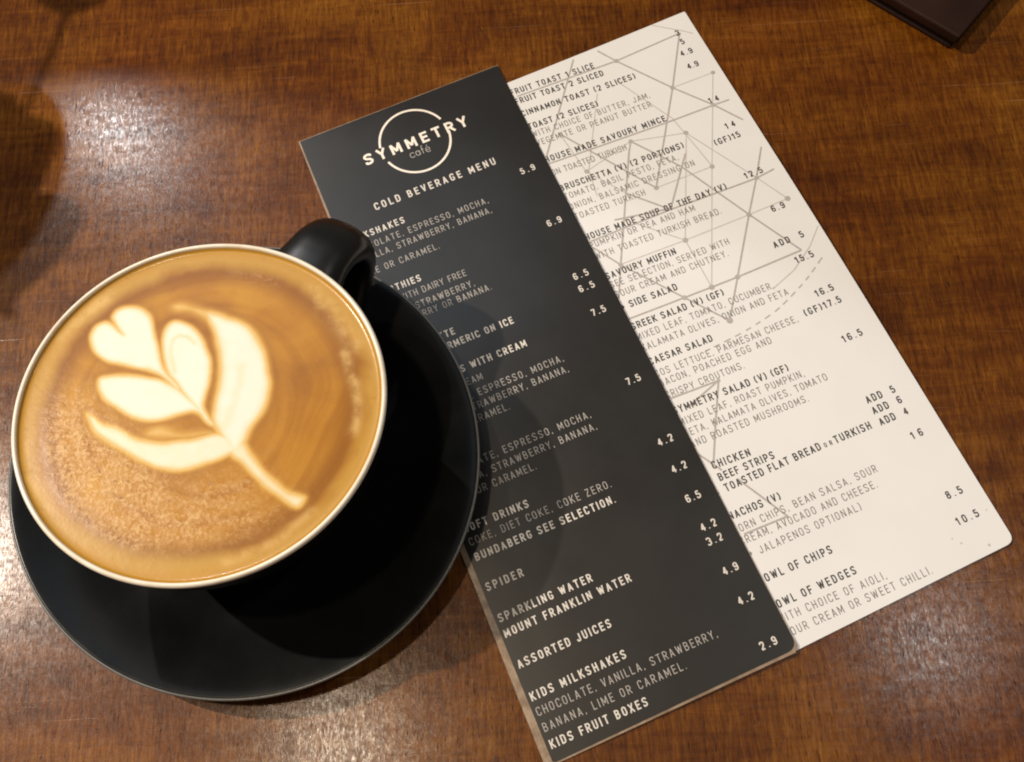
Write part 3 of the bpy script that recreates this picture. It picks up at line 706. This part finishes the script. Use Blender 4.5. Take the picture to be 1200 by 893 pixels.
# ------------------------------------------------------------------ coffee with latte art
ART = {
  "heart": [[-34.87,24.98],[-34.77,27.46],[-33.66,29.61],[-31.46,30.52],[-29.16,29.29],[-25.07,25.89],[-27.56,29.62],[-29.02,32.6],[-27.42,35.01],[-23.95,35.67],[-19.96,33.75],[-17.63,30.71],[-16.35,26.16],[-14.69,20.75],[-13.38,15.43],[-11.21,11.39],[-7.09,6.41],[-8.3,6.67],[-11.73,10.83],[-15.47,13.15],[-20.36,14.53],[-25.27,15.99],[-30.27,18.34],[-33.33,21.18]],
  "upper": [[-12.51,19.28],[-12.71,23.69],[-11.95,27.18],[-9.63,29.07],[-6.33,28.12],[-2.91,24.77],[0.17,19.71],[1.79,14.37],[1.76,8.36],[0.72,3.76],[0.55,-0.85],[3.78,-6.05],[1.35,-4.23],[-1.18,-0.73],[-4.57,3.7],[-7.99,8.18],[-10.62,12.21]],
  "left": [[-31.55,9.98],[-30.92,11.9],[-27.37,12.26],[-20.13,11.41],[-13.65,9.85],[-7.89,6.47],[-2.92,2.49],[0.43,-1.51],[4.17,-6.08],[1.33,-3.81],[-1.91,-1.76],[-6.59,-2.28],[-11.98,-3.74],[-17.5,-3.11],[-23.21,-0.23],[-29.11,4.54],[-31.11,7.65]],
  "right": [[-0.44,32.19],[7.81,29.8],[14.48,24.87],[18.29,18.88],[20.36,10.49],[20.58,1.97],[18.57,-4.57],[15.59,-9.32],[14.03,-13.7],[12.74,-16.44],[8.84,-15.37],[5.08,-9.02],[3.33,-4.78],[3.65,0.2],[4.43,5.62],[4.44,14.19],[3.08,21.26],[1.45,26.68]],
  "righttop": [[-11.64,35.24],[-8.85,36.59],[-3.01,34.63],[4.49,31.39],[4.66,27.34],[0.59,27.63],[-5.3,31.63],[-10.24,32.43]],
  "lower": [[-34.24,0.11],[-30.05,-2.92],[-23.54,-6.01],[-17.04,-9.57],[-10.73,-10.97],[-4.55,-10.57],[1.63,-10.01],[6.27,-9.34],[10.23,-11.41],[12.73,-16.04],[9.65,-16.23],[4.35,-18.29],[-2.49,-19.83],[-8.64,-19.66],[-14.94,-17.4],[-21.4,-13.5],[-27.97,-8.99],[-31.8,-5.28]],
  "between": [[-14.95,-6.01],[-11.09,-5.45],[-4.7,-7.94],[1.51,-7.54],[6.25,-9.1],[1.64,-10.17],[-4.56,-10.41],[-12.36,-9.88],[-16.35,-8.38]],
  "stem": [[6.27,-9.51],[12.54,-10.75],[15.82,-16.25],[22.98,-25.5],[28.4,-29.79],[32.06,-31.59],[29.24,-34.5],[23.09,-29.67],[17.64,-25.14],[13.63,-19.71],[9.67,-16.64]]
}
def sdf(P, poly):
    poly = np.array(poly); A = poly; B = np.roll(poly, -1, 0); d2 = np.full(len(P), 1e9); inside = np.zeros(len(P), bool)
    for a, b in zip(A, B):
        e = b - a; w = P - a; t = np.clip((w @ e) / (e @ e + 1e-12), 0, 1); q = w - t[:, None] * e
        d2 = np.minimum(d2, (q ** 2).sum(1))
        c = ((a[1] <= P[:, 1]) != (b[1] <= P[:, 1])) & (P[:, 0] < (b[0] - a[0]) * (P[:, 1] - a[1]) / (b[1] - a[1] + 1e-12) + a[0])
        inside ^= c
    return np.where(inside, 1, -1) * np.sqrt(d2)
def sstep(x, a, b):
    t = np.clip((x - a) / (b - a), 0, 1); return t * t * (3 - 2 * t)
rng = np.random.default_rng(4)
class VN:                                  # small value noise for uneven edges
    def __init__(s): s.g = rng.random((64, 64))
    def __call__(s, P, f):
        q = P * f + 31.7; i = np.floor(q).astype(int); t = q - i; t = t * t * (3 - 2 * t); x, y = i[:, 0] % 63, i[:, 1] % 63
        g = s.g; return (g[x, y] * (1 - t[:, 0]) + g[x + 1, y] * t[:, 0]) * (1 - t[:, 1]) + (g[x, y + 1] * (1 - t[:, 0]) + g[x + 1, y + 1] * t[:, 0]) * t[:, 1]
vn = VN()
NR, NA, RC_ = 230, 640, 54.28
rr_ = np.concatenate([[0.05], np.linspace(0.4, RC_, NR - 1)])
th = np.linspace(0, 2 * math.pi, NA, endpoint=False)
RR_, TT = np.meshgrid(rr_, th, indexing='ij')
P = np.c_[(RR_ * np.cos(TT)).ravel(), (RR_ * np.sin(TT)).ravel()]
Z = 70.2 + 0.9 * np.exp(-(RC_ - RR_.ravel()) / 0.55)
jit = np.c_[vn(P, 0.22) - 0.5, vn(P + 17, 0.22) - 0.5] * 0.7 + np.c_[vn(P + 5, 0.7) - 0.5, vn(P + 9, 0.7) - 0.5] * 0.12
Q = P + jit
milk = np.zeros(len(P)); near = np.full(len(P), 99.0)
for k, (soft, peak) in dict(heart=(1.9, 1.0), upper=(2.0, 1.0), left=(2.4, 1.0), right=(3.8, 1.0), righttop=(3.4, 0.42), lower=(2.5, 0.86), between=(2.4, 0.36), stem=(2.0, 0.70)).items():
    d = sdf(Q, [tuple(p) for p in catmull(ART[k], 4)])
    if k not in ('between', 'righttop', 'stem'): near = np.minimum(near, np.abs(d))
    milk = np.maximum(milk, peak * sstep(d, -2.1, soft))
# a tan line inside the upper petal and inside the right wing
A = np.array(ART['upper']); c0 = A.mean(0)
def line_dist(P, L):
    L = np.array(L); d = np.full(len(P), 1e9)
    for a, b in zip(L[:-1], L[1:]):
        e = b - a; w = P - a; t = np.clip((w @ e) / (e @ e), 0, 1); d = np.minimum(d, np.hypot(*(w - t[:, None] * e).T))
    return d
up = A[:9]; ring_in = [tuple(c0 + (p - c0) * 0.72) for p in A[[16, 0, 1, 2, 3, 4, 5]]]
milk -= 0.30 * np.exp(-(line_dist(Q, ring_in) / 0.75) ** 2) * (milk > 0.3)
rw = np.array(ART['right'])
milk -= 0.16 * np.exp(-(line_dist(Q, [rw[12] * .6 + rw[7] * .4, rw[14] * .6 + rw[5] * .4, rw[15] * .55 + rw[4] * .45]) / 1.6) ** 2)
milk *= 1 - 0.10 * (vn(P, 0.35) - 0.5)
milk = np.clip(milk, 0, 1)
def blob(c, s, rot=0):
    w = P - np.array(c); cr, sr = math.cos(rot), math.sin(rot); return np.exp(-(((w[:, 0] * cr + w[:, 1] * sr) / s[0]) ** 2 + ((-w[:, 0] * sr + w[:, 1] * cr) / s[1]) ** 2))
mot = 1.1 * blob((-25, -22), (20, 12), -0.65) + 0.9 * blob((-37, -6), (9, 12), 0.3) + 0.6 * blob((2, -37), (22, 6), 0.1) + 0.35 * blob((10, -28), (12, 8), 0.2) + 0.35 * blob((16, 45), (12, 3.5), -0.3)
mot += 0.25 * blob((-35, 40), (8, 5), 0.9)
_r = np.hypot(P[:, 0] - 6, P[:, 1] - 6); _arc = 0.5 + 0.5 * np.sin(_r * 1.15 + 5 * vn(P, 0.07))
mot = np.clip(mot * (0.45 + 0.75 * vn(P, 0.18) + 0.45 * _arc), 0, 1) * (1 - np.clip(milk * 1.5, 0, 1)) * (1 - sstep(RR_.ravel() / RC_, 0.82, 0.90))
ang = TT.ravel()
sx = RR_.ravel() / RC_
V = np.c_[P, Z] * .001
idx = np.arange(NR * NA).reshape(NR, NA); nx_ = np.roll(idx, -1, 1)
Fc = np.stack([idx[:-1], idx[1:], nx_[1:], nx_[:-1]], -1).reshape(-1, 4).tolist() + [tuple(idx[0].tolist())]
me = mesh('coffee', V, Fc)
halo = np.exp(-np.clip(near - 1.2, 0, 99) / 1.6) * (milk < 0.45) * np.clip(1 - milk * 1.2, 0, 1)
pale = 0.6 * np.exp(-(line_dist(Q, [(43, 14), (46, 4), (47.5, -4), (46, -12)]) / 1.5) ** 2) + 0.5 * np.exp(-(line_dist(Q, [(33, 36), (40, 27), (46, 17)]) / 3.0) ** 2)
pale += 0.55 * np.exp(-(line_dist(Q, [(-44, 27), (-38, 34), (-30, 40)]) / 2.2) ** 2) + 0.4 * np.exp(-(line_dist(Q, [(-51, -8), (-50, -18), (-43, -29)]) / 1.3) ** 2) + 0.45 * np.exp(-(line_dist(Q, [(10, -49), (24, -44), (34, -36)]) / 1.6) ** 2)
pale = np.clip(pale, 0, 1) * (milk < 0.05)
for nm, arr in (('milk', milk), ('mottle', mot), ('radius', sx), ('halo', halo), ('pale', pale)):
    at = me.attributes.new(nm, 'FLOAT', 'POINT'); at.data.foreach_set('value', arr.astype(np.float32))
# swirl lines turn round a point right of the middle, as the poured milk dragged the crema
Qs = P - np.array([1.0, 0.0]); rs = np.hypot(*Qs.T) + 2.0 * (vn(P, 0.06) - .5) * 2.6; as_ = np.arctan2(Qs[:, 1], Qs[:, 0])
sv = np.c_[rs * 0.40, np.cos(as_) * 0.7, np.sin(as_) * 0.7].astype(np.float32)
at = me.attributes.new('swirl', 'FLOAT_VECTOR', 'POINT'); at.data.foreach_set('vector', sv.ravel())
o = put('coffee', me, COFFEE); o.location = (CX, CY, 0); oval(o, 0.017, math.radians(17))
tag(o, 'caramel brown latte with a white leaf pattern poured in the foam', 'coffee')
if (o.data.polygons[1000].normal.z < 0): o.data.flip_normals()

# ------------------------------------------------------------------ folder at the far right corner
fold = thing('bill_folder', 'dark brown leather folder corner at the far right edge of the table', 'folder', (0.1950, 0.2765, 0), (0, 0, math.radians(46.5)))
def boxm(name, x0, x1, y0, y1, z0, z1, b): return slab(name, x0, x1, y0, y1, z0, z1, b)
put('back_cover', boxm('back_cover', 0.002, 0.113, 0.002, 0.208, 0.0003, 0.0022, 0.0008), LEATHER, fold)
put('paper_block', boxm('paper_block', 0.0025, 0.1125, 0.0025, 0.2075, 0.0023, 0.0060, 0.0005), mat_flat('dark_lining', (0.006, 0.003, 0.0025, 1), 0.8), fold)
put('front_cover', boxm('front_cover', 0, 0.115, 0, 0.21, 0.0061, 0.0112, 0.0012), LEATHER, fold)

# ------------------------------------------------------------------ the hand held over the left edge of the table (its shadow lies beside the cup)
LK = np.array([-0.80, 0.35, 1.05]); HZ = 0.17
def over(s, z=HZ):
    s = np.array([s[0], s[1], 0.0]); return s + (LK - s) * (z / LK[2])
hand = thing('person', 'left hand and navy sleeve held above the table beyond the left edge', 'person', tuple(over((-0.24, 0.20))))
def skin_obj(name, verts, edges, radii, mat, sub=2):
    me = bpy.data.meshes.new(name); base = np.array(hand.location)
    me.from_pydata([tuple(np.array(v) - base) for v in verts], edges, []); me.update()
    o = put(name, me, mat, hand, smooth=False)
    md = o.modifiers.new('Skin', 'SKIN'); md.use_smooth_shade = True
    for i, r in enumerate(radii): me.skin_vertices[0].data[i].radius = (r, r)
    me.skin_vertices[0].data[0].use_root = True
    sb = o.modifiers.new('Sub', 'SUBSURF'); sb.levels = sub; sb.render_levels = sub
    return o
S = [(-0.262, 0.150), (-0.243, 0.188), (-0.228, 0.210),      # 0 wrist, 1 palm heel, 2 palm
     (-0.209, 0.232), (-0.201, 0.250), (-0.197, 0.264), (-0.196, 0.273),      # index
     (-0.226, 0.240), (-0.219, 0.264), (-0.213, 0.278), (-0.210, 0.286),      # middle
     (-0.243, 0.238), (-0.238, 0.263), (-0.234, 0.277), (-0.232, 0.286),      # ring
     (-0.257, 0.230), (-0.257, 0.250), (-0.255, 0.262), (-0.254, 0.270),      # little
     (-0.222, 0.190), (-0.199, 0.205), (-0.185, 0.221), (-0.179, 0.236),      # thumb
     (-0.300, 0.085), (-0.350, 0.010), (-0.400, -0.070)]                    # forearm
dz = [0.0, 0, 0.004, 0.006, 0.006, 0.0, -0.006, 0.008, 0.008, 0.001, -0.006, 0.007, 0.007, 0, -0.007, 0.004, 0.004, -0.002, -0.008, -0.010, -0.014, -0.016, -0.018, 0.002, 0.006, 0.010]
rad = [0.022, 0.025, 0.026, .0125, .0118, .0108, .0090, .0105, .0095, .0088, .0075, .010, .009, .0083, .0072, .009, .0082, .0075, .0066, .016, .0140, .0120, .0098, 0.024, 0.031, 0.036]
E = [(0, 1), (1, 2), (2, 3), (3, 4), (4, 5), (5, 6), (2, 7), (7, 8), (8, 9), (9, 10), (2, 11), (11, 12), (12, 13), (13, 14), (2, 15), (15, 16), (16, 17), (17, 18), (1, 19), (19, 20), (20, 21), (21, 22), (0, 23), (23, 24), (24, 25)]
skin_obj('hand', [over(s, HZ + d) for s, d in zip(S, dz)], E, rad, mat_skin())
skin_obj('sleeve', [over(s, HZ + d) for s, d in (((-0.305, 0.078), 0.002), ((-0.352, 0.008), 0.006), ((-0.405, -0.075), 0.010), ((-0.46, -0.15), 0.016))], [(0, 1), (1, 2), (2, 3)], [0.030, 0.037, 0.043, 0.048], mat_cloth())

# ------------------------------------------------------------------ oval blocker, added unseen at the hand so its shadow joins the hand's
SP = np.array([-0.283, 0.377, HZ])
blk = thing('light_blocker', 'black oval blocker on a thin wire, added out of view to shade the table', 'light blocker', tuple(SP), (0, 0, math.radians(-6)))
me = lathe('bowl', [(0.0001, -0.008), (0.018, -0.0075), (0.032, -0.005), (0.041, -0.001), (0.0452, 0.003), (0.0448, 0.0038), (0.040, 0.0005), (0.031, -0.0036), (0.018, -0.006), (0.0001, -0.0065)], 72)
for v in me.vertices: v.co.x *= 0.62 + 0.06 * v.co.y / 0.045
put('bowl', me, mat_flat('black_plastic', (0.012, 0.012, 0.012, 1), 0.4), blk)
H0 = SP + np.array([-0.004, -0.0435, 0.002]); H1 = over((-0.228, 0.210), HZ + 0.004)
wire = [H0 * (1 - t) + H1 * t + np.array([0, 0, 0.006 * math.sin(math.pi * t)]) for t in np.linspace(0, 1, 14)]
V = []; Fc = []; rw_ = Matrix.Rotation(math.radians(6), 3, 'Z')
for i, p in enumerate(wire):
    d = wire[min(i + 1, 13)] - wire[max(i - 1, 0)]; d = d / np.linalg.norm(d); a = np.cross(d, [0, 0, 1.0]); a /= np.linalg.norm(a); b = np.cross(d, a)
    for k in range(8):
        q = p + 0.0013 * (a * math.cos(k * math.pi / 4) + b * math.sin(k * math.pi / 4)); V.append(tuple(rw_ @ Vector(q - SP)))
for i in range(13):
    for k in range(8): Fc.append((i * 8 + k, i * 8 + (k + 1) % 8, (i + 1) * 8 + (k + 1) % 8, (i + 1) * 8 + k))
put('blocker_wire', mesh('blocker_wire', V, Fc), mat_flat('dull_steel', (0.2, 0.2, 0.2, 1), 0.35), blk)
